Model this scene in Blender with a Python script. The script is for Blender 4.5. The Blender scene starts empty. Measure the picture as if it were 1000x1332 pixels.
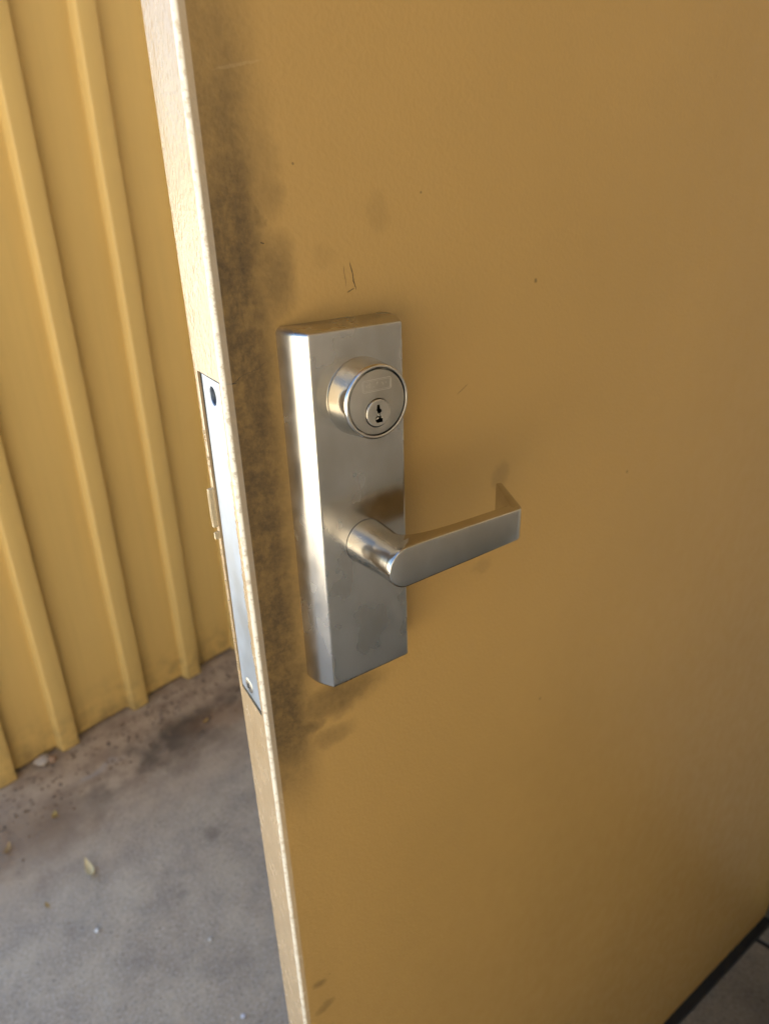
import bpy, bmesh, math, random
from mathutils import Vector, Matrix
rad = math.radians
random.seed(7)
SC = bpy.context.scene
COL = SC.collection

# ------------------------------------------------------------------ camera
Z0 = 979.0                                   # mm: floor to the foot of the lock trim
def cam_axes(yaw, pitch, roll):
    f = Vector((math.sin(yaw)*math.cos(pitch), math.cos(yaw)*math.cos(pitch), -math.sin(pitch)))
    r = Vector((math.cos(yaw), -math.sin(yaw), 0)); u = r.cross(f)
    return (r*math.cos(roll)+u*math.sin(roll), -r*math.sin(roll)+u*math.cos(roll), f)
cam_d = bpy.data.cameras.new('camera')
cam = bpy.data.objects.new('camera', cam_d); COL.objects.link(cam)
cr, cu, cf = cam_axes(rad(34.57), rad(24.66), rad(-1.84))
M4 = Matrix((cr, cu, -cf)).transposed().to_4x4()
M4.translation = Vector((-0.11924, -0.30266, (260.86+Z0)/1000))
cam.matrix_world = M4
cam_d.sensor_fit = 'HORIZONTAL'; cam_d.sensor_width = 36.0
cam_d.lens = 36.0*895.85/1000.0
cam_d.clip_start = 0.01; cam_d.clip_end = 3000
cam_d.dof.use_dof = True; cam_d.dof.focus_distance = 0.335; cam_d.dof.aperture_fstop = 13.0
SC.camera = cam
SC.cycles.diffuse_bounces = 3; SC.cycles.glossy_bounces = 3; SC.cycles.max_bounces = 5; SC.cycles.caustics_reflective = False; SC.cycles.caustics_refractive = False
SC.cycles.use_adaptive_sampling = True; SC.cycles.adaptive_threshold = 0.01

# ------------------------------------------------------------------ sky, sun, exposure
SUN_EL, SUN_AZ = rad(56), rad(62)          # azimuth measured from +Y towards +X
w = bpy.data.worlds.new('World'); SC.world = w; w.use_nodes = True
nt = w.node_tree
bg = nt.nodes['Background']; sky = nt.nodes.new('ShaderNodeTexSky')
sky.sky_type = 'NISHITA'; sky.sun_disc = False
sky.air_density = 1.0; sky.dust_density = 0.4; sky.ozone_density = 1.6
sky.sun_elevation = SUN_EL; sky.sun_rotation = SUN_AZ
nt.links.new(sky.outputs[0], bg.inputs[0]); bg.inputs[1].default_value = 0.065
sd = bpy.data.lights.new('sun', 'SUN'); sd.energy = 5.0; sd.angle = rad(0.5); sd.color = (1, .94, .84)
so = bpy.data.objects.new('sun', sd); COL.objects.link(so)
to_sun = Vector((math.sin(SUN_AZ)*math.cos(SUN_EL), math.cos(SUN_AZ)*math.cos(SUN_EL), math.sin(SUN_EL)))
so.rotation_euler = to_sun.to_track_quat('Z', 'Y').to_euler(); so.location = (-3, -2, 6)
SC.view_settings.view_transform = 'Standard'; SC.view_settings.look = 'None'
SC.view_settings.exposure = 2.7; SC.view_settings.gamma = 1; SC.view_settings.use_curve_mapping = False

# ------------------------------------------------------------------ node helpers
class NT:
    def __init__(s, name):
        s.m = bpy.data.materials.new(name); s.m.use_nodes = True
        s.t = s.m.node_tree; s.b = s.t.nodes['Principled BSDF']
        s.co = s.t.nodes.new('ShaderNodeTexCoord').outputs['Object']
        s._x = None
    def n(s, typ): return s.t.nodes.new(typ)
    def put(s, sock, v):
        if isinstance(v, bpy.types.NodeSocket): s.t.links.new(v, sock)
        else: sock.default_value = v
    def math(s, op, a, b=0.0, c=None, clamp=False):
        n = s.n('ShaderNodeMath'); n.operation = op; n.use_clamp = clamp
        s.put(n.inputs[0], a); s.put(n.inputs[1], b)
        if c is not None: s.put(n.inputs[2], c)
        return n.outputs[0]
    def xyz(s):
        if s._x is None:
            n = s.n('ShaderNodeSeparateXYZ'); s.put(n.inputs[0], s.co); s._x = n.outputs
        return s._x
    def noise(s, scale, detail=3, rough=.55, stretch=None, dist=0.0, off=None, color=False):
        v = s.co
        if stretch or off:
            mp = s.n('ShaderNodeMapping'); s.put(mp.inputs[0], v)
            if stretch: mp.inputs['Scale'].default_value = stretch
            if off: mp.inputs['Location'].default_value = off
            v = mp.outputs[0]
        n = s.n('ShaderNodeTexNoise'); s.put(n.inputs['Vector'], v)
        n.inputs['Scale'].default_value = scale; n.inputs['Detail'].default_value = detail
        n.inputs['Roughness'].default_value = rough; n.inputs['Distortion'].default_value = dist
        return n.outputs['Color' if color else 0]
    def ramp(s, v, lo, hi, a=0.0, b=1.0, smooth=True):
        n = s.n('ShaderNodeMapRange'); n.interpolation_type = 'SMOOTHSTEP' if smooth else 'LINEAR'
        s.put(n.inputs[0], v); n.inputs[1].default_value = lo; n.inputs[2].default_value = hi
        n.inputs[3].default_value = a; n.inputs[4].default_value = b
        return n.outputs[0]
    def mix(s, f, a, b, mode='MIX'):
        n = s.n('ShaderNodeMix'); n.data_type = 'RGBA'; n.blend_type = mode
        s.put(n.inputs[0], f)
        for k, v in ((6, a), (7, b)):
            s.put(n.inputs[k], v if isinstance(v, bpy.types.NodeSocket) else (*v[:3], 1.0))
        return n.outputs[2]
    def bump(s, h, strength, dist, prev=None):
        n = s.n('ShaderNodeBump'); s.put(n.inputs['Height'], h)
        n.inputs['Strength'].default_value = strength; n.inputs['Distance'].default_value = dist
        if prev is not None: s.put(n.inputs['Normal'], prev)
        return n.outputs[0]
    def warp(s, scale, amount):
        c = s.noise(scale, 3, .6, color=True)
        a = s.n('ShaderNodeVectorMath'); a.operation = 'SUBTRACT'; s.put(a.inputs[0], c); a.inputs[1].default_value = (.5, .5, .5)
        b = s.n('ShaderNodeVectorMath'); b.operation = 'MULTIPLY_ADD'; s.put(b.inputs[0], a.outputs[0])
        b.inputs[1].default_value = (amount,)*3; s.put(b.inputs[2], s.co)
        return b.outputs[0]
    def sep(s, vec):
        if not hasattr(s, 'sp'): s.sp = {}
        k = (vec.node.name, vec.name)
        if k not in s.sp:
            n = s.n('ShaderNodeSeparateXYZ'); s.put(n.inputs[0], vec); s.sp[k] = n.outputs
        return s.sp[k]
    def blob(s, vec, c, r, ax=(0, 2), soft=1.0, amp=1.0):
        # soft elliptical patch at c (metres, object space), half-sizes r
        o = s.sep(vec)
        q0 = s.math('MULTIPLY_ADD', o[ax[0]], 1/r[0], -c[0]/r[0])
        q1 = s.math('MULTIPLY_ADD', o[ax[1]], 1/r[1], -c[1]/r[1])
        return s.ramp(s.math('MULTIPLY_ADD', q0, q0, s.math('MULTIPLY', q1, q1)), 0.0, 1.0+soft, amp, 0.0)
    def line(s, vec, p, q, wid, ax=(0, 2), amp=1.0):
        # thin scratch from p to q (metres): a long thin patch laid along the line
        o = s.sep(vec)
        dx, dz = q[0]-p[0], q[1]-p[1]; L = math.hypot(dx, dz); dx /= L; dz /= L
        cx, cz = (p[0]+q[0])/2, (p[1]+q[1])/2; h = L*.6
        al = s.math('MULTIPLY_ADD', o[ax[1]], dz/h, s.math('MULTIPLY_ADD', o[ax[0]], dx/h, -(cx*dx+cz*dz)/h))
        ac = s.math('MULTIPLY_ADD', o[ax[1]], -dx/wid, s.math('MULTIPLY_ADD', o[ax[0]], dz/wid, -(cx*dz-cz*dx)/wid))
        a2 = s.math('MULTIPLY', al, al); a2 = s.math('MULTIPLY', a2, a2)
        return s.ramp(s.math('MULTIPLY_ADD', ac, ac, a2), .1, 1.0, amp, 0)
    def done(s, color=None, rough=None, metal=0.0, normal=None, spec=None):
        i = s.b.inputs
        if color is not None: s.put(i['Base Color'], color if isinstance(color, bpy.types.NodeSocket) else (*color[:3], 1))
        if rough is not None: s.put(i['Roughness'], rough)
        s.put(i['Metallic'], metal)
        if normal is not None: s.put(i['Normal'], normal)
        if spec is not None: i['Specular IOR Level'].default_value = spec
        return s.m

PAINT = (.415, .25, .074)
DIRT = (.036, .021, .006)

def mat_door():
    s = NT('door_paint')
    tone = s.noise(6, 1, .5)
    col = s.mix(tone, [c*.93 for c in PAINT], [c*1.05 for c in PAINT])
    wv = s.warp(60, .016); wf = s.warp(240, .0016)
    x, y, z = s.xyz()
    zz = lambda v: (v+Z0)/1000
    blobs = [((.012, zz(285)), (.022, .05), .30), ((.026, zz(279)), (.012, .014), .34), ((.030, zz(262)), (.009, .010), .40),
             ((.0265, zz(253)), (.0035, .006), .7), ((.029, zz(228)), (.013, .018), .62), ((.014, zz(215)), (.016, .03), .55),
             ((.008, zz(190)), (.02, .05), .65), ((.010, zz(130)), (.018, .07), .85), ((.012, zz(60)), (.016, .06), .85),
             ((.012, zz(5)), (.018, .05), .85), ((.010, zz(-30)), (.016, .02), .9), ((.020, zz(-38)), (.016, .007), .8),
             ((.048, zz(-24)), (.032, .013), .66), ((.042, zz(-52)), (.016, .008), .42), ((.006, zz(-62)), (.008, .02), .6),
             ((.0905, zz(254)), (.006, .009), .16), ((.060, zz(236)), (.006, .005), .12), ((.182, zz(91)), (.008, .010), .28), ((.168, zz(30)), (.009, .006), .2), ((.015, zz(-281)), (.006, .005), .5), ((.018, zz(-312)), (.008, .005), .4)]
    acc = None
    for c, r, a in blobs:
        v = s.blob(wv, c, r, amp=a)
        acc = v if acc is None else s.math('MAXIMUM', acc, v)
    pn = s.noise(70, 4, .65, stretch=(1, 1, .7))
    edge = s.math('MULTIPLY', s.ramp(x, .016, .040, 1, 0), s.math('MULTIPLY', s.ramp(z, zz(-120), zz(-20), .03, .95), s.ramp(z, zz(230), zz(360), 1, .45)))
    edge = s.math('MULTIPLY', edge, s.ramp(pn, .22, .6, .74, 1.0))
    edge = s.math('MULTIPLY', edge, s.ramp(x, .0006, .0024))      # no grime on the rounded nose
    acc = s.math('MAXIMUM', acc, edge)
    acc = s.math('MULTIPLY', acc, s.ramp(y, .0003, .0016, 1, 0))
    patch = s.ramp(pn, .28, .62, .88, 1.0)
    fl = s.noise(260, 3, .7)
    grit = s.ramp(fl, .3, .7, .82, 1.0)
    acc = s.math('MULTIPLY', s.math('MULTIPLY', acc, patch), grit)
    acc = s.math('MULTIPLY', acc, .97)
    # flecks and thin scratches of their own
    flecks = s.math('MULTIPLY', s.ramp(fl, .68, .74), s.math('MULTIPLY', s.ramp(x, .03, .05, .8, 0.0), s.ramp(x, .004, .007)))
    for p, q, wd, a in (((.0699, zz(230.5)), (.0706, zz(221)), .0003, .5), ((.0735, zz(231.5)), (.0762, zz(218.8)), .00045, .9),
                        ((.0712, zz(217.6)), (.0750, zz(219.4)), .0004, .7), ((.1445, zz(153)), (.1523, zz(157.6)), .0004, .45),
                        ((.0265, zz(243.4)), (.0283, zz(243.0)), .0005, .9)):
        acc = s.math('MAXIMUM', acc, s.line(wf, p, q, wd, amp=a))
    for c, r in (((.2397, zz(-122)), .0012), ((.046, zz(275)), .0006), ((.118, zz(262)), .0006), ((.205, zz(212)), .0012), ((.32, zz(60)), .0012)):
        acc = s.math('MAXIMUM', acc, s.blob(wf, c, (r, r), amp=.6))
    acc = s.math('MAXIMUM', acc, flecks)
    # dark patches, flecks and scratches laid over the paint
    col = s.mix(acc, col, DIRT)
    light = s.line(wf, (.014, zz(309)), (.034, zz(313.2)), .0008)
    col = s.mix(s.math('MULTIPLY', light, .10), col, (.72, .55, .3))
    # cracked paint at the top corner of the lock cut-out
    crack = s.math('MAXIMUM', s.line(wf, (-.001, zz(183.2)), (.0075, zz(182.6)), .0004), s.line(wv, (.008, zz(182.6)), (.022, zz(190)), .00035))
    col = s.mix(s.math('MULTIPLY', crack, s.ramp(x, .006, .012, 1, .35)), col, (.03, .02, .01))
    # edge face: rubbed paint, with the skylight on it put into a paler colour
    onedge = s.ramp(x, .0045, .0052, 1, 0)
    col = s.mix(s.math('MULTIPLY', onedge, s.ramp(pn, .3, .7, .40, .52)), col, (.57, .475, .345))
    nose = s.math('MULTIPLY', s.ramp(x, .0012, .0024, 1, 0), s.ramp(y, .0018, .0034, 1, 0))
    col = s.mix(s.math('MULTIPLY', nose, s.ramp(fl, .36, .52, .35, .95)), col, (.80, .74, .60))  # bright highlight along the arris put into the colour, broken by chips
    peel = s.noise(420, 1, .5); wav = s.noise(28, 1, .5)
    wr = s.noise(190, 2, .65)
    hgt = s.math('ADD', s.math('MULTIPLY', peel, .00019), s.math('MULTIPLY', wav, .0004))
    hgt = s.math('MULTIPLY_ADD', wr, s.ramp(x, .004, .035, .0003, 0), hgt)
    n1 = s.bump(hgt, 1.0, 1.0)
    rough = s.math('ADD', s.ramp(pn, .3, .7, .34, .46), s.math('MULTIPLY', acc, .2))
    rough = s.math('SUBTRACT', rough, s.math('MULTIPLY', onedge, .16))
    return s.done(col, rough, 0, n1, .5)

def mat_siding():
    s = NT('siding_paint')
    g = s.noise(60, 4, .6, stretch=(1, 1, .035))
    t = s.noise(3, 3, .5)
    P = (.76, .52, .175)
    col = s.mix(t, [c*.94 for c in P], [c*1.04 for c in P])
    col = s.mix(s.ramp(g, .35, .75, 0, .16), col, [c*.72 for c in P])
    x, y, z = s.xyz()
    splash = s.math('MULTIPLY', s.ramp(z, .0, .16, .55, 0), s.ramp(s.noise(22, 4, .6), .35, .7))
    col = s.mix(splash, col, (.22, .14, .06))
    n1 = s.bump(s.math('ADD', s.math('MULTIPLY', g, .0005), s.math('ADD', s.math('MULTIPLY', s.noise(300, 2, .6), .00013), s.math('MULTIPLY', s.noise(5, 1, .5), .0025))), 1.0, 1.0)
    return s.done(col, .48, 0, n1, .4)

def mat_plain(name, col, rough, metal=0.0, var=.1, scale=30, bump=.0):
    s = NT(name)
    t = s.noise(scale, 4, .6)
    c = s.mix(t, [k*(1-var) for k in col], [k*(1+var) for k in col])
    n1 = s.bump(s.noise(scale*6, 3, .6), bump, .001) if bump else None
    return s.done(c, rough, metal, n1)

def mat_steel(name, base=(.56, .54, .50), grain=(1, 1, .02), r0=.17, r1=.33, gs=1100, gb=0):
    # satin stainless: fine brushing along one axis, hand smears in the gloss
    s = NT(name)
    sm = s.noise(34, 3, .55, stretch=(1, 1, .7))
    c = s.mix(s.ramp(sm, .3, .7), [k*f for k, f in zip(base, (.87, .85, .80))], [k*1.06 for k in base])
    r = s.ramp(sm, .25, .75, r0, r1)
    m = s.done(c, r, 1.0)
    if grain[0] != grain[2]:
        s.b.inputs['Anisotropic'].default_value = .35
        tg = s.n('ShaderNodeTangent'); tg.direction_type = 'RADIAL'; tg.axis = 'Z' if grain[2] < grain[0] else 'X'
        s.put(s.b.inputs['Tangent'], tg.outputs[0])
    return m

def mat_concrete(name):
    s = NT(name)
    x, y, z = s.xyz()
    base = s.mix(s.noise(2.3, 3, .6), (.50, .415, .29), (.66, .56, .41))
    base = s.mix(s.ramp(s.noise(11, 4, .65), .3, .72, 0, .6), base, (.27, .225, .18))
    base = s.mix(s.ramp(s.noise(200, 3, .75), .5, .7, 0, .6), base, (.80, .74, .66))
    base = s.mix(s.ramp(s.noise(170, 3, .7, off=(3, 1, 0)), .53, .68, 0, .6), base, (.15, .125, .10))
    # distance in front of the siding foot (metres)
    d = s.math('SUBTRACT', s.math('ADD', 1.262, s.math('MULTIPLY', x, .238)), y)
    dw = s.math('ADD', d, s.math('MULTIPLY', s.math('SUBTRACT', s.noise(5, 5, .65), .5), .22))
    soil = s.ramp(dw, .12, .48, 1, 0)
    brown = s.mix(s.ramp(s.noise(16, 5, .65, off=(1, 5, 0)), .35, .65), (.36, .25, .155), (.55, .41, .26))
    col = s.mix(s.math('MULTIPLY', soil, .9), base, brown)
    dark = s.math('MULTIPLY', s.ramp(dw, .07, .16), s.ramp(dw, .20, .33, 1, 0))
    dark = s.math('MULTIPLY', dark, s.ramp(s.noise(7, 4, .6, off=(8, 2, 0)), .38, .58))
    dark = s.math('MULTIPLY', dark, s.ramp(x, -.12, .12, .15, 1))
    col = s.mix(s.math('MULTIPLY', dark, .75), col, (.045, .035, .028))
    wv = s.warp(9, .12)
    rust = s.blob(wv, (-.19, 1.03), (.13, .09), (0, 1))
    col = s.mix(s.math('MULTIPLY', rust, .55), col, (.25, .15, .075))
    rust2 = s.blob(wv, (.33, 1.14), (.10, .04), (0, 1))
    col = s.mix(s.math('MULTIPLY', rust2, .45), col, (.24, .13, .06))
    pale = s.blob(wv, (.01, 1.13), (.05, .012), (0, 1))
    col = s.mix(s.math('MULTIPLY', pale, .55), col, (.45, .40, .34))
    w40 = s.warp(34, .025)
    for c, r, a in (((.16, .80), .016, .3), ((.06, .70), .011, .2)):
        col = s.mix(s.math('MULTIPLY', s.blob(w40, c, (r, r), (0, 1)), a), col, (.09, .075, .06))
    alcove_shade = s.blob(wv, (.60, -.45), (.85, .50), (0, 1))             # shade of the alcove put into the concrete colour before the leaf
    col = s.mix(s.math('MULTIPLY', alcove_shade, .9), col, (.03, .022, .013))
    n1 = s.bump(s.math('ADD', s.math('MULTIPLY', s.noise(160, 2, .65), .0009), s.math('MULTIPLY', s.noise(14, 3, .6), .003)), 1.0, 1.0)
    return s.done(col, s.ramp(s.noise(9, 3, .6), .3, .7, .55, .8), 0, n1, .35)

M = {}
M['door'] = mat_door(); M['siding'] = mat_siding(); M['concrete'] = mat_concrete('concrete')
M['steel'] = mat_steel('satin_stainless'); M['steel_x'] = mat_steel('satin_stainless_lever', grain=(.03, 1, 1), r0=.13, r1=.22)
M['chrome'] = mat_steel('cylinder_satin_nickel', base=(.66, .62, .55), grain=(1, 1, 1), r0=.10, r1=.16, gb=.001)
M['face'] = mat_steel('cylinder_face_metal', base=(.56, .52, .45), grain=(.3, 1, 1), r0=.30, r1=.44)
M['zinc'] = mat_steel('zinc_plate', base=(.40, .465, .555), grain=(1, 1, .1), r0=.50, r1=.62, gb=.03)
M['screw'] = mat_steel('screw_steel', base=(.50, .49, .45), grain=(1, 1, 1), r0=.35, r1=.45, gb=.001)
M['black'] = mat_plain('matte_black', (.006, .006, .006), .7)
M['hole'] = mat_plain('dark_metal', (.03, .032, .036), .5, .5)
M['mark'] = mat_plain('engraved_mark', (.70, .66, .58), .35, 1.0)
M['chip'] = mat_plain('bare_paint_edge', (.62, .50, .30), .5, 0, .25, 200, .5)
M['soffit'] = mat_plain('soffit_paint', (.42, .30, .14), .6, 0, .06, 4)
M['wall2'] = mat_plain('added_wall_paint', (.58, .51, .41), .6, 0, .06, 4)
M['dark_int'] = mat_plain('interior_wall', (.45, .43, .40), .8)
M['ground'] = mat_plain('sunny_yard_concrete', (.50, .46, .39), .9, 0, .12, .8)

# ------------------------------------------------------------------ mesh helpers (millimetres in, metres out)
def link(name, bm, mat, parent=None, smooth=False, zoff=0.0, scale=.001, angle=35):
    bmesh.ops.remove_doubles(bm, verts=bm.verts, dist=1e-5)
    bmesh.ops.recalc_face_normals(bm, faces=bm.faces)
    for v in bm.verts: v.co = Vector((v.co.x*scale, v.co.y*scale, (v.co.z+zoff)*scale))
    me = bpy.data.meshes.new(name); bm.to_mesh(me); bm.free()
    if mat is not None: me.materials.append(mat)
    o = bpy.data.objects.new(name, me); COL.objects.link(o)
    if parent: o.parent = parent
    if smooth: shade(me, angle)
    return o
def shade(me, angle):
    me.polygons.foreach_set('use_smooth', [True]*len(me.polygons))
    me.set_sharp_from_angle(angle=rad(angle))
def box(bm, a, b, mtx=None):
    vs = [bm.verts.new((x, y, z)) for x in (a[0], b[0]) for y in (a[1], b[1]) for z in (a[2], b[2])]
    for f in ((0,1,3,2),(4,6,7,5),(0,4,5,1),(2,3,7,6),(0,2,6,4),(1,5,7,3)): bm.faces.new([vs[i] for i in f])
    if mtx is not None:
        for v in vs: v.co = mtx @ v.co
    return vs
def bevel(bm, width, seg=2, angle=30):
    es = [e for e in bm.edges if len(e.link_faces) == 2 and e.calc_face_angle(0) > rad(angle)]
    bmesh.ops.bevel(bm, geom=es, offset=width, segments=seg, profile=.5, affect='EDGES', clamp_overlap=True)
def loft(bm, rings, cap0=True, cap1=True):
    R = [[bm.verts.new(p) for p in r] for r in rings]
    n = len(R[0])
    for a, b in zip(R, R[1:]):
        for i in range(n):
            j = (i+1) % n
            bm.faces.new((a[i], a[j], b[j], b[i]))
    if cap0: bm.faces.new(R[0][::-1])
    if cap1: bm.faces.new(R[-1])
    return R
def rrect(x0, x1, z0, z1, r, seg=5):
    pts = []
    for cx, cz, a0 in ((x1-r, z1-r, 0), (x0+r, z1-r, 90), (x0+r, z0+r, 180), (x1-r, z0+r, 270)):
        for k in range(seg+1):
            a = rad(a0+90*k/seg); pts.append((cx+r*math.cos(a), cz+r*math.sin(a)))
    return pts
def circ(cx, cz, r, n=64): return [(cx+r*math.cos(2*math.pi*k/n), cz+r*math.sin(2*math.pi*k/n)) for k in range(n)]
def at_y(pts, y): return [(x, y, z) for x, z in pts]
def lathe(bm, cx, cz, prof, n=72, cap0=True, cap1=True):
    return loft(bm, [at_y(circ(cx, cz, r, n), y) for y, r in prof], cap0, cap1)
def prism(bm, poly, y0, y1):
    loft(bm, [at_y(poly, y0), at_y(poly, y1)])
def boolean(o, cutters):
    for c in cutters:
        md = o.modifiers.new('cut', 'BOOLEAN'); md.operation = 'DIFFERENCE'; md.solver = 'EXACT'; md.object = c
    dg = bpy.context.evaluated_depsgraph_get(); dg.update()
    me = bpy.data.meshes.new_from_object(o.evaluated_get(dg))
    o.modifiers.clear(); old = o.data; o.data = me; bpy.data.meshes.remove(old)
    for c in cutters:
        m_ = c.data; bpy.data.objects.remove(c); bpy.data.meshes.remove(m_)
def tag(o, label=None, cat=None, group=None, kind=None):
    if label: o['label'] = label
    if cat: o['category'] = cat
    if group: o['group'] = group
    if kind: o['kind'] = kind
    return o
def empty(name, loc=(0, 0, 0)):
    o = bpy.data.objects.new(name, None); o.empty_display_size = .1; o.location = loc; COL.objects.link(o); return o

# ------------------------------------------------------------------ setting
bm = bmesh.new(); box(bm, (-400000, -400000, -300), (400000, 400000, -6))
tag(link('ground', bm, M['ground']), kind='structure')
# porch slab, saw-cut beside the door frame
PHI = rad(13.4)
fa = Vector((math.sin(PHI), -math.cos(PHI), 0))          # along the facade, towards the viewer's side
fn = Vector((-math.cos(PHI), -math.sin(PHI), 0))         # out of the facade
def fac(u, v, z): return Vector((926, 0, 0)) + fa*u + fn*v + Vector((0, 0, z))
MF = Matrix(((fa.x, fn.x, 0, 926), (fa.y, fn.y, 0, 0), (0, 0, 1, 0), (0, 0, 0, 1)))
slab = empty('pavement'); tag(slab, kind='structure')
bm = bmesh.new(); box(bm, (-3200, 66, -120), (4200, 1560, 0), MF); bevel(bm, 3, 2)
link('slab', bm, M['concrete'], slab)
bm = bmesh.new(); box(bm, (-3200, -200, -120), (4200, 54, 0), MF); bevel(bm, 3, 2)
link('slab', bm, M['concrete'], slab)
bm = bmesh.new(); box(bm, (-3200, 50, -100), (4200, 70, -4), MF)
link('joint_filler', bm, M['black'], slab)
# facade beside the hinges, door opening behind the leaf, roof over the porch
bm = bmesh.new()
box(bm, (60, -180, 0), (4200, -4, 3800), MF)
box(bm, (-1700, -180, 0), (-985, -4, 3800), MF)
box(bm, (-985, -179, 2130), (60, -5, 3799), MF)
tag(link('wall_facade', bm, M['wall2']), kind='structure')
bm = bmesh.new()
box(bm, (-1700, -2400, 0), (4200, -2300, 3799), MF)
box(bm, (-1700, -2300, 1), (-1600, -180.5, 3799), MF)
box(bm, (900, -2300, 1), (1000, -180.5, 3799), MF)
tag(link('wall_interior', bm, M['dark_int']), kind='structure')
bm = bmesh.new(); box(bm, (-150, -3, 2420), (900, 1250, 2520), MF)
box(bm, (-3000, -2400, 3801), (4200, 120, 3900), MF)
tag(link('ceiling', bm, M['soffit']), kind='structure')
bm = bmesh.new(); box(bm, (850, -3, 0), (1000, 1800, 2699), MF)  # unseen wall added behind the camera to keep light off the door face
tag(link('wall_light_block', bm, M['wall2']), kind='structure')
bm = bmesh.new(); box(bm, (-9000, -5200, -6), (-1000, -4800, 4200))  # unseen pale wall added to bounce sunlight onto the siding
tag(link('wall_bounce', bm, M['wall2']), kind='structure')
fr = empty('door_frame', (.926, 0, 0))
tag(fr, kind='structure')
for nm, a, b in (('jamb', (8, -170, 0), (58, 6, 2120)), ('jamb', (-983, -170, 0), (-935, 6, 2120)), ('head', (-983, -169, 2075), (58, 5, 2128))):
    bm = bmesh.new(); box(bm, a, b, MF); bevel(bm, 2, 2)
    for v in bm.verts: v.co -= Vector((926, 0, 0))
    link(nm, bm, M['siding'], fr)

# ------------------------------------------------------------------ siding wall with battens
wall = empty('siding_wall', (0, 1.2862, 0))
tag(wall, 'tan painted siding wall with vertical raised battens behind the open door', 'wall', None, 'thing')
wall.rotation_euler = (0, 0, PHI)
lean = math.tan(rad(.75))
# local x along the wall, local -y towards the viewer, front of the field at y = 0
bm = bmesh.new()
def leanx(x, z): return x + z*lean
edges_r = [-163, -8, 187, 358, 532, 706, 880]
vs = []
bounds = [-236, 164, 684, 985]
for x0, x1 in zip(bounds, bounds[1:]):
    bm = bmesh.new()
    v = box(bm, (x0+1.2, 0, 9), (x1-1.2, 11, 3798))
    for q in v: q.co.x += q.co.z*lean
    link('panel', bm, M['siding'], wall)
bm = bmesh.new(); v = box(bm, (-232, 13, 0), (985, 150, 3797))
for q in v: q.co.x += q.co.z*lean
link('wall_core', bm, M['siding'], wall)
for k, xr in enumerate(edges_r):
    wdt = 41; T = 26
    prof = [(xr-wdt-6.5, -.3), (xr-wdt-6, -2), (xr-wdt-2.2, -T+2.2), (xr-wdt-.8, -T+.5), (xr-wdt+1.5, -T), (xr-3, -T), (xr-.8, -T+.8), (xr, -T+3), (xr+1.5, -.3)]
    bm = bmesh.new(); rings = []
    rz = random.Random(k)
    for i in range(25):
        z = 3 + (3794)*i/24
        wob = rz.uniform(-.7, .7)
        rings.append([(x+wob+z*lean, y, z) for x, y in prof])
    loft(bm, rings)
    link('batten', bm, M['siding'], wall, True, angle=50)

# ------------------------------------------------------------------ the door
door = empty('door', (0, 0, 0))
tag(door, 'scuffed tan metal door standing open with satin steel lock and lever handle', 'door', None, 'thing')
TH = 44.45; BX = 3.0; ZB = -964.86; ZT = 1085.0; WD = 914.0
def exf(y): return BX*y/TH                       # bevelled edge face
def leaf_section():
    P = []
    r = 2.1
    for k in range(8):                            # front nose
        a = rad(-90-90*k/7); P.append((r+r*math.cos(a)+.0, r+r*math.sin(a)))
    for k in range(6):                            # back nose
        a = rad(180-90*k/5); P.append((BX+1.6+1.6*math.cos(a), TH-1.6+1.6*math.sin(a)))
    P += [(WD, TH), (WD, 0)]
    return P
bm = bmesh.new(); sec = leaf_section()
zs = [ZB, 1085]
loft(bm, [[(x, y, z) for x, y in sec] for z in zs])
leaf = link('leaf', bm, M['door'], None, False, Z0)
bm = bmesh.new()                                   # lock front cut-out (its outline a little uneven)
out = [(3.2, -17.8), (38.6, -17.2), (38.9, 90), (38.2, 183.0), (3.1, 183.4), (3.2, 100)]
loft(bm, [[(-3, y, z) for y, z in out], [(22, y, z) for y, z in out]])
cut = link('cutter', bm, None, None, False, Z0)
boolean(leaf, [cut])
leaf.data.materials.clear(); leaf.data.materials.append(M['door']); leaf.parent = door
shade(leaf.data, 35)
# lock case as a dark bar; shade of the deep gap put into its colour
bm = bmesh.new(); box(bm, (3.9, 5.4, -17), (21, 38, 182.4)); link('lock_case_shade', bm, M['hole'], door, zoff=Z0)

# lock front (edge plate), slightly askew, with one empty screw hole
def edge_pt(dx, y, z): return (exf(y)+dx, y, z)
def fp_y(t, z):                                   # t 0..1 across the plate
    k = (z+15)/198.0
    y0 = 4.6*(1-k)+3.5*k; y1 = 36.8*(1-k)+31.0*k
    return y0+(y1-y0)*t
bm = bmesh.new()
zl, zh = -14.4, 182.6
hole_c = (17.2, 174.0)
outer = [(fp_y(0, zl), zl), (fp_y(1, zl), zl), (fp_y(1, zh), zh), (fp_y(0, zh), zh)]
loft(bm, [[edge_pt(.15, y, z) for y, z in outer], [edge_pt(2.6, y, z) for y, z in outer]]); bevel(bm, .25, 2)
fp = link('edge_plate', bm, M['zinc'], None, False, Z0)
bm = bmesh.new()
def xcirc(cy, cz, r, dx, n=40): return [edge_pt(0, cy, 0)[0:1] + (cy+r*math.cos(2*math.pi*k/n), cz+r*math.sin(2*math.pi*k/n)) for k in range(n)]
def xring(cy, cz, r, dx, n=40): return [(exf(cy)+dx, cy+r*math.cos(2*math.pi*k/n), cz+r*math.sin(2*math.pi*k/n)) for k in range(n)]
loft(bm, [xring(*hole_c, 4.9, -2), xring(*hole_c, 4.9, .2), xring(*hole_c, 4.5, .8), xring(*hole_c, 4.5, 8)])
cut = link('cutter', bm, None, None, False, Z0)
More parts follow.
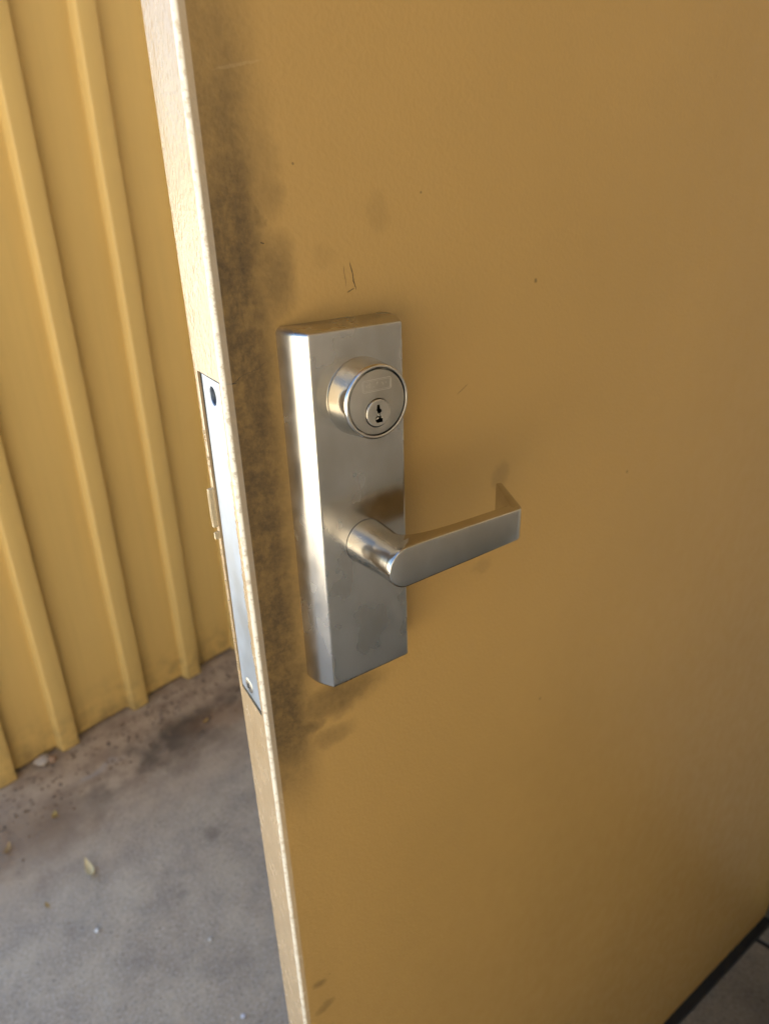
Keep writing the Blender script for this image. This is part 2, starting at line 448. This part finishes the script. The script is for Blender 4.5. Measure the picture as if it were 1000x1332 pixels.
boolean(fp, [cut]); fp.data.materials.clear(); fp.data.materials.append(M['zinc']); fp.parent = door; shade(fp.data, 30)
# screw with a cross recess
bm = bmesh.new()
sy, sz = 22.2, -6.0
loft(bm, [xring(sy, sz, r, dx) for dx, r in ((3, 5.0), (-.05, 5.0), (-.35, 4.7), (-.62, 3.7), (-.72, 2.0))])
sc = link('screw', bm, M['screw'], None, False, Z0)
cuts = []
for a in (25, 115):
    bm = bmesh.new(); box(bm, (-2, -.7, -2.7), (1.6, .7, 2.7), Matrix.Translation((exf(sy), sy, sz)) @ Matrix.Rotation(rad(a), 4, 'X'))
    cuts.append(link('cutter', bm, None, None, False, Z0))
boolean(sc, cuts); sc.data.materials.clear(); sc.data.materials.append(M['screw']); shade(sc.data, 40); sc.parent = fp
# ragged paint build-up lapping over the front border of the edge plate
bm = bmesh.new(); rz = random.Random(3); rings = []
N = 130; wv_ = 0
for i in range(N+1):
    z = -17.5+200.6*i/N
    k = i/N
    wv_ = wv_*.72 + rz.uniform(-1.1, 1.1)
    mid = math.exp(-((z-80)/40)**2)*2.6 + math.exp(-((z-45)/24)**2)*1.8
    w_ = max(.5, .8 + mid + wv_*(1.0 if 10 < z < 150 else .35))
    y0 = 2.2; y1 = fp_y(0, z)+.15+w_*.8
    th_ = .35+rz.uniform(0, .2)*(1 if 10 < z < 150 else .3)
    rings.append([(exf(y0)+.25, y0, z), (exf(y0)-.04, y0+.3, z), (exf(y0+1)-th_*.35, y0+1.2, z), (exf(y1)-th_, y1-.5, z), (exf(y1)-th_*.6, y1-.06, z), (exf(y1)+.6, y1, z)])
loft(bm, rings)
link('paint_lip', bm, M['door'], door, True, Z0, angle=60)
# crumbs of paint along the back lip, and the small tab that sticks out behind
for (za, zb_, w_, d_) in ((94, 117, 2.6, 3.2), (86.5, 90.5, 1.8, 2.0)):
    bm = bmesh.new(); box(bm, (BX-3.0, TH-5.0, za), (BX+2.0, TH-5.0+w_, zb_)); bevel(bm, .4, 2)
    if za == 94:
        box(bm, (BX-3.4, TH-4.2, za+3), (BX-2.9, TH-3.2, zb_-2))
    link('latch_tab', bm, M['chip'], door, True, Z0)
bm = bmesh.new(); rz = random.Random(11)
for k in range(34):
    z = rz.uniform(-18, 150); y = TH-4.2+rz.uniform(-1.2, .6); s_ = rz.uniform(.25, .8)
    c = Vector((exf(y)-.1, y, z))
    box(bm, c-Vector((s_*.7, s_*.5, s_*rz.uniform(.6, 2.2))), c+Vector((s_*.4, s_*.5, s_)), None)
for k in range(30):
    z = rz.uniform(5, 150); y = 3.4+rz.uniform(-1.2, 1.8); s_ = rz.uniform(.12, .4)
    c = Vector((exf(y)-.15, y, z))
    box(bm, c-Vector((s_, s_*.6, s_*rz.uniform(.6, 1.6))), c+Vector((s_*.4, s_*.6, s_)), None)
tag(link('paint_flakes', bm, M['chip'], door, False, Z0), kind='stuff')
# black strip under the leaf
bm = bmesh.new(); box(bm, (4, -13, ZB-12.8), (WD-4, 6, ZB-.4)); bevel(bm, .6, 1)
link('foot_strip', bm, M['black'], door, zoff=Z0)
# hinges at the far side
for hz in (-760, 60, 880):
    bm = bmesh.new()
    for k in range(5):
        z0 = hz+k*22.6
        rg = [[(WD+5+6*math.cos(2*math.pi*i/20), -4+6*math.sin(2*math.pi*i/20), z) for i in range(20)] for z in (z0, z0+22)]
        loft(bm, rg)
    box(bm, (WD-1, -2.4, hz), (WD+3, 30, hz+112))
    link('hinge', bm, M['steel'], door, True, Z0)

# ------------------------------------------------------------------ lock trim (parts of the door)
X0, W_, H_, D_ = 29.8, 66.3, 206.0, 19.9
bm = bmesh.new(); rings = []
#          depth, side inset, end inset, corner radius
for y, si, ei, rr in ((0, 0, 0, 3.4), (2, .0, .0, 3.4), (5, .25, .15, 3.2), (8, .8, .4, 3.0), (11, 1.7, .75, 2.6), (14, 3.0, 1.15, 2.2), (17, 4.6, 1.55, 1.8), (18.9, 5.75, 1.8, 1.5), (19.35, 6.05, 1.95, 1.4), (19.7, 6.5, 2.3, 1.2), (19.85, 7.0, 2.8, 1.0), (19.9, 7.6, 3.4, .8)):
    rings.append(at_y(rrect(X0+si, X0+W_-si, ei, H_-ei, max(rr, .5), 6), -y))
loft(bm, rings)
esc = link('escutcheon', bm, M['steel'], door, True, Z0, angle=60)

# lock cylinder: collar, face, plug with keyway
CX, CZ, RY = 63.9, 170.2, -34.6
bm = bmesh.new()
lathe(bm, CX, CZ, [(-19.7, 17), (-19.7, 19.3), (-20.2, 19.8), (-21.2, 19.75), (-32.6, 18.55), (-33.5, 18.45), (RY+.45, 18.2), (RY+.1, 17.85), (RY, 17.4), (RY+.05, 17.0), (RY+.25, 16.75), (RY+3.0, 16.7), (-29, 16.7)], 96, True, True)
col_o = link('lock_cylinder', bm, M['chrome'], door, True, Z0, angle=50)
bm = bmesh.new()
lathe(bm, CX, CZ, [(-28, 16.2), (RY+.95, 16.2), (RY+.55, 15.95), (RY+.45, 15.6)], 80)
PX, PZ = 63.7, 165.0
cyf = link('cylinder_face', bm, M['face'], None, False, Z0)
bm = bmesh.new(); lathe(bm, PX, PZ, [(-40, 7.35), (-29, 7.35)], 56); c1 = link('cutter', bm, None, None, False, Z0)
boolean(cyf, [c1]); cyf.data.materials.clear(); cyf.data.materials.append(M['face']); shade(cyf.data, 35); cyf.parent = col_o
bm = bmesh.new()
lathe(bm, PX, PZ, [(-24, 6.95), (RY-.1, 6.95), (RY-.55, 6.75), (RY-.75, 6.3), (RY-.72, 5.9)], 56)
plug = link('plug', bm, M['chrome'], None, False, Z0)
key = [(-.5, 2.9), (.35, 2.9), (.45, 1.2), (1.1, .7), (1.1, -.1), (.35, -.6), (.4, -1.5), (1.4, -2.1), (1.4, -4.3), (-.9, -4.3), (-1.4, -3.3), (-1.3, -1.9), (-.5, -1.2), (-.6, .4), (-1.0, .8)]
key = [(PX-.1+x*1.5, PZ+.7+z*1.25) for x, z in key]
bm = bmesh.new(); prism(bm, key, -40, -27); c1 = link('cutter', bm, None, None, False, Z0)
boolean(plug, [c1]); plug.data.materials.clear(); plug.data.materials.append(M['chrome']); shade(plug.data, 35); plug.parent = col_o
bm = bmesh.new()
prism(bm, [(PX-.2, PZ-.4), (PX+1.1, PZ-1.2), (PX+1.2, PZ-2.2), (PX+.1, PZ-1.5)], RY+1.0, -27)
prism(bm, [(PX-.9, PZ-3.5), (PX+1.2, PZ-2.7), (PX+1.2, PZ-3.4), (PX-.2, PZ-3.8)], RY+1.6, -27)
link('key_pin', bm, M['screw'], plug, zoff=Z0)
# stamped panel on the face: rounded outline and worn lettering
bm = bmesh.new()
def outline(bm, x0, x1, z0, z1, r, t, y0, y1):
    a = rrect(x0, x1, z0, z1, r, 4); b = rrect(x0+t, x1-t, z0+t, z1-t, max(r-t, .1), 4)
    n = len(a)
    A0 = [bm.verts.new((x, y0, z)) for x, z in a]; B0 = [bm.verts.new((x, y0, z)) for x, z in b]
    A1 = [bm.verts.new((x, y1, z)) for x, z in a]; B1 = [bm.verts.new((x, y1, z)) for x, z in b]
    for i in range(n):
        j = (i+1) % n
        bm.faces.new((A0[i], A0[j], B0[j], B0[i])); bm.faces.new((A0[i], A1[i], A1[j], A0[j])); bm.faces.new((B0[i], B0[j], B1[j], B1[i]))
yF = RY+.45
outline(bm, CX-8.6, CX+8.4, CZ+5.6, CZ+11.6, 1.3, .28, yF-.06, yF+.1)
outline(bm, CX-7.9, CX+7.7, CZ+6.3, CZ+10.9, .9, .16, yF-.05, yF+.1)
rz = random.Random(5)
xk = CX-6.4
for k in range(7):
    zc = CZ+7.3
    for j in range(3):
        if rz.random() < .35: continue
        ax = xk+rz.uniform(0, 1.2); az = zc+rz.uniform(0, 2.4)
        if rz.random() < .5: box(bm, (ax, yF-.05, az), (ax+.2, yF+.1, az+rz.uniform(.5, 1.2)))
        else: box(bm, (ax, yF-.045, az), (ax+rz.uniform(.5, 1.0), yF+.1, az+.2))
    xk += 1.85
link('stamped_mark', bm, M['mark'], cyf, zoff=Z0)

# lever handle: round stem growing into a flat bar with a return towards the door
LX, LZ, LY = 62.9, 89.6, -58.0
RL = 11.5
def halfh(x):
    if x < LX: return math.sqrt(max(RL*RL-(LX-x)**2, 0.02))
    k = min(1, (x-LX)/82.0)
    return RL + (9.7-RL)*k
# path of the front surface in plan, then of the return
path = []
for k in range(0, 13):
    a = rad(90*k/12); path.append((LX-RL*math.cos(a)*.9995, LY, None))
for x in (70, 78, 86, 96, 106, 116, 126, 134, 139.5): path.append((x, LY, None))
cxr, cyr, rr_ = 140.0, LY+6.5, 6.5
ang = math.atan2(33, 11)
end_dir = Vector((19, 38)).normalized()
turn = math.degrees(math.atan2(end_dir.y, end_dir.x))   # heading of the return
for k in range(1, 9):
    a = rad(turn*k/8); path.append((cxr+rr_*math.sin(a), cyr-rr_*math.cos(a), a))
last = Vector(path[-1][:2])
for L in (8, 17, 26, 34): path.append((last.x+end_dir.x*L, last.y+end_dir.y*L, rad(turn)))
last = Vector(path[-1][:2])
bm = bmesh.new(); rings = []
npth = len(path)
for i, (x, y, a) in enumerate(path):
    a = a or 0.0
    nrm = Vector((-math.sin(a), math.cos(a)))          # into the bar
    h = halfh(x) if i < 22 else 9.7 + .08*max(0, i-29)
    if i < 13: t = 4.0 + 4.6*max(0, (x-LX+RL)/(2*RL))
    elif i < 22: t = 8.6
    else: t = 8.6-4.4*min(1, (i-22)/11)
    c = min(1.3, h*.45, t*.3); ci = min(1.0, h*.4, t*.3) if i > 14 else .08
    pr = []
    for dn, dz, sx, sz_, rr2, a0 in ((0, h, 1, -1, c, 0),):
        pass
    def corner(cn, cz, r, a0):
        return [(cn+r*math.cos(rad(a0+90*k/4)), cz+r*math.sin(rad(a0+90*k/4))) for k in range(5)]
    pr = corner(t-ci, h-ci, ci, 0)+corner(c, h-c, c, 90)+corner(c, -h+c, c, 180)+corner(t-ci, -h+ci, ci, 270)
    rings.append([(x+nrm.x*n_, y+nrm.y*n_, LZ+z_) for n_, z_ in pr])
loft(bm, rings)
# stem with a swept fillet into the back of the bar
rings = []
def capsule(xr, sub):
    pts = []
    for k in range(33):
        a = rad(90+180*k/32); pts.append((LX+(RL-sub)*math.cos(a), LZ+(RL-sub)*math.sin(a)))
    xe = max(xr, LX+.01)
    hr = halfh(xe)-sub
    bl = min(1.0, (xe-LX)/18.0)                    # right end: round -> flatter
    for k in range(1, 7): pts.append((LX+(xe-LX)*k/7, LZ-(halfh(LX+(xe-LX)*k/7)-sub)))
    for k in range(33):
        a = rad(-90+180*k/32); pts.append((xe+(RL-sub)*math.cos(a)*(1-.35*bl), LZ+hr*math.sin(a)))
    for k in range(1, 7):
        xx = xe+(LX-xe)*k/7; pts.append((xx, LZ+(halfh(xx)-sub)))
    return pts
for y, xr, sub in ((-18, LX, -1.3), (-20.6, LX, -1.3), (-30, LX, -.72), (-36, LX, -.3), (-39, LX+.4, 0), (-41, LX+1.2, .01), (-43, LX+2.8, .02), (-45, LX+5.4, .03), (-46.6, LX+8.8, .03), (-48, LX+13.5, .04), (-49, LX+19, .04), (-49.6, LX+26, .05), (-50.2, LX+36, .06), (-53, LX+36, .05), (-55.8, LX+34, .05)):
    rings.append(at_y(capsule(xr, sub), y))
loft(bm, rings)
lev = link('lever_handle', bm, M['steel_x'], door, True, Z0, angle=50)
bm = bmesh.new(); lathe(bm, LX, LZ, [(-19.6, 11), (-19.6, 12.9), (-20.15, 12.9), (-20.3, 12.6), (-20.3, 11.5)], 64)
link('lever_rose', bm, M['hole'], lev, True, Z0)

# ------------------------------------------------------------------ litter on the concrete
def leaf_obj(name, x, y, L, w_, rot, col, label, group=None, cat='leaf', curl=.25):
    bm = bmesh.new(); N = 10; top = []; bot = []
    for i in range(N+1):
        t = i/N; hw = w_*math.sin(math.pi*min(1, t*.97+.02))**.8*(1-.25*t)
        zc = L*curl*(2*t-1)**2+1.2
        row = [(L*(t-.5), -hw, zc+hw*.5), (L*(t-.5), 0, zc), (L*(t-.5), hw, zc+hw*.5)]
        top.append([bm.verts.new((a, b, c+.5)) for a, b, c in row]); bot.append([bm.verts.new(p) for p in row])
    for i in range(N):
        for j in range(2):
            bm.faces.new((top[i][j], top[i+1][j], top[i+1][j+1], top[i][j+1])); bm.faces.new((bot[i][j], bot[i][j+1], bot[i+1][j+1], bot[i+1][j]))
        for j in (0, 2): bm.faces.new((top[i][j], bot[i][j], bot[i+1][j], top[i+1][j]))
    for i in (0, N):
        for j in range(2): bm.faces.new((top[i][j], top[i][j+1], bot[i][j+1], bot[i][j]))
    o = link(name, bm, mat_plain('dry_leaf', col, .6, 0, .2, 120), None, True, angle=60)
    o.location = (x, y, 0); o.rotation_euler = (0, 0, rot)
    return tag(o, label, cat, group)
leaf_obj('dry_leaf', -.077, .863, 50, 8.5, rad(93), (.78, .64, .34), 'curled pale yellow dry leaf lying alone on the grey concrete')
leaf_obj('leaf_fragment', -.206, 1.02, 30, 6, rad(60), (.42, .26, .09), 'brown leaf scrap at the left rim of the rusty patch on the concrete')
leaf_obj('leaf_fragment', -.105, 1.055, 22, 6, rad(70), (.50, .33, .08), 'small yellow leaf scrap at the right rim of the rusty patch on the concrete')
leaf_obj('leaf_fragment', -.165, .832, 15, 4, rad(100), (.42, .28, .09), 'tiny yellowish leaf scrap left of the curled dry leaf')
leaf_obj('leaf_fragment', .285, 1.14, 20, 6, rad(35), (.46, .27, .07), 'small orange leaf scrap on the dark stain beside the door edge')
def pebble(name, x, y, r, col, label, cat='pebble', flat=.6, seed=1):
    bm = bmesh.new(); bmesh.ops.create_icosphere(bm, subdivisions=2, radius=r); rz = random.Random(seed)
    ph = [rz.uniform(0, 6) for _ in range(3)]
    for v in bm.verts:
        k = 1+.18*math.sin(v.co.x/r*3+ph[0])+.15*math.sin(v.co.y/r*4+ph[1])
        v.co = Vector((v.co.x*k*1.2, v.co.y*k, (v.co.z*k+r)*flat))
    o = link(name, bm, mat_plain('pebble', col, .7, 0, .2, 200, .3), None, True, angle=80)
    o.location = (x, y, -.0005); return tag(o, label, cat)
pebble('mortar_crumb', -.095, 1.243, 15, (.50, .42, .33), 'pale crumb of mortar at the foot of the siding batten', 'rubble', .7, 2)
pebble('mortar_crumb', -.072, 1.238, 10, (.40, .25, .15), 'reddish crumb of rubble at the foot of the siding batten', 'rubble', .7, 3)
pebble('pebble', -.0987, .7201, 4.2, (.8, .8, .8), 'tiny white pebble below the curled leaf on the grey concrete', 'pebble', .8, 4)
pebble('pebble', .0605, .42, 3.4, (.8, .8, .85), 'tiny white pebble nearest the door edge at the bottom of the concrete', 'pebble', .8, 5)
pebble('pebble', .067, .5776, 3.2, (.62, .6, .55), 'tiny grey pebble in the middle of the concrete by the door edge', 'pebble', .8, 6)
bm = bmesh.new(); rz = random.Random(21)
def tiny(bm, x, y, s_):
    a = rz.uniform(0, 6.28)
    box(bm, (-s_, -s_*.6, -.3), (s_, s_*.6, s_*.6), Matrix.Translation((x, y, 0)) @ Matrix.Rotation(a, 4, 'Z') @ Matrix.Rotation(rz.uniform(-.3, .3), 4, 'X'))
for k in range(520):
    x = rz.uniform(-330, 620); d = abs(rz.gauss(0, 1))*95+12
    tiny(bm, x, 1262+.238*x-d, rz.uniform(.8, 4.0))
for k in range(240):
    tiny(bm, rz.uniform(-320, 250), rz.uniform(380, 1100), rz.uniform(.5, 1.6))
tag(link('grit', bm, mat_plain('grit', (.22, .15, .09), .8, 0, .5, 60)), 'loose brown grit scattered along the foot of the siding', 'grit', None, 'stuff')
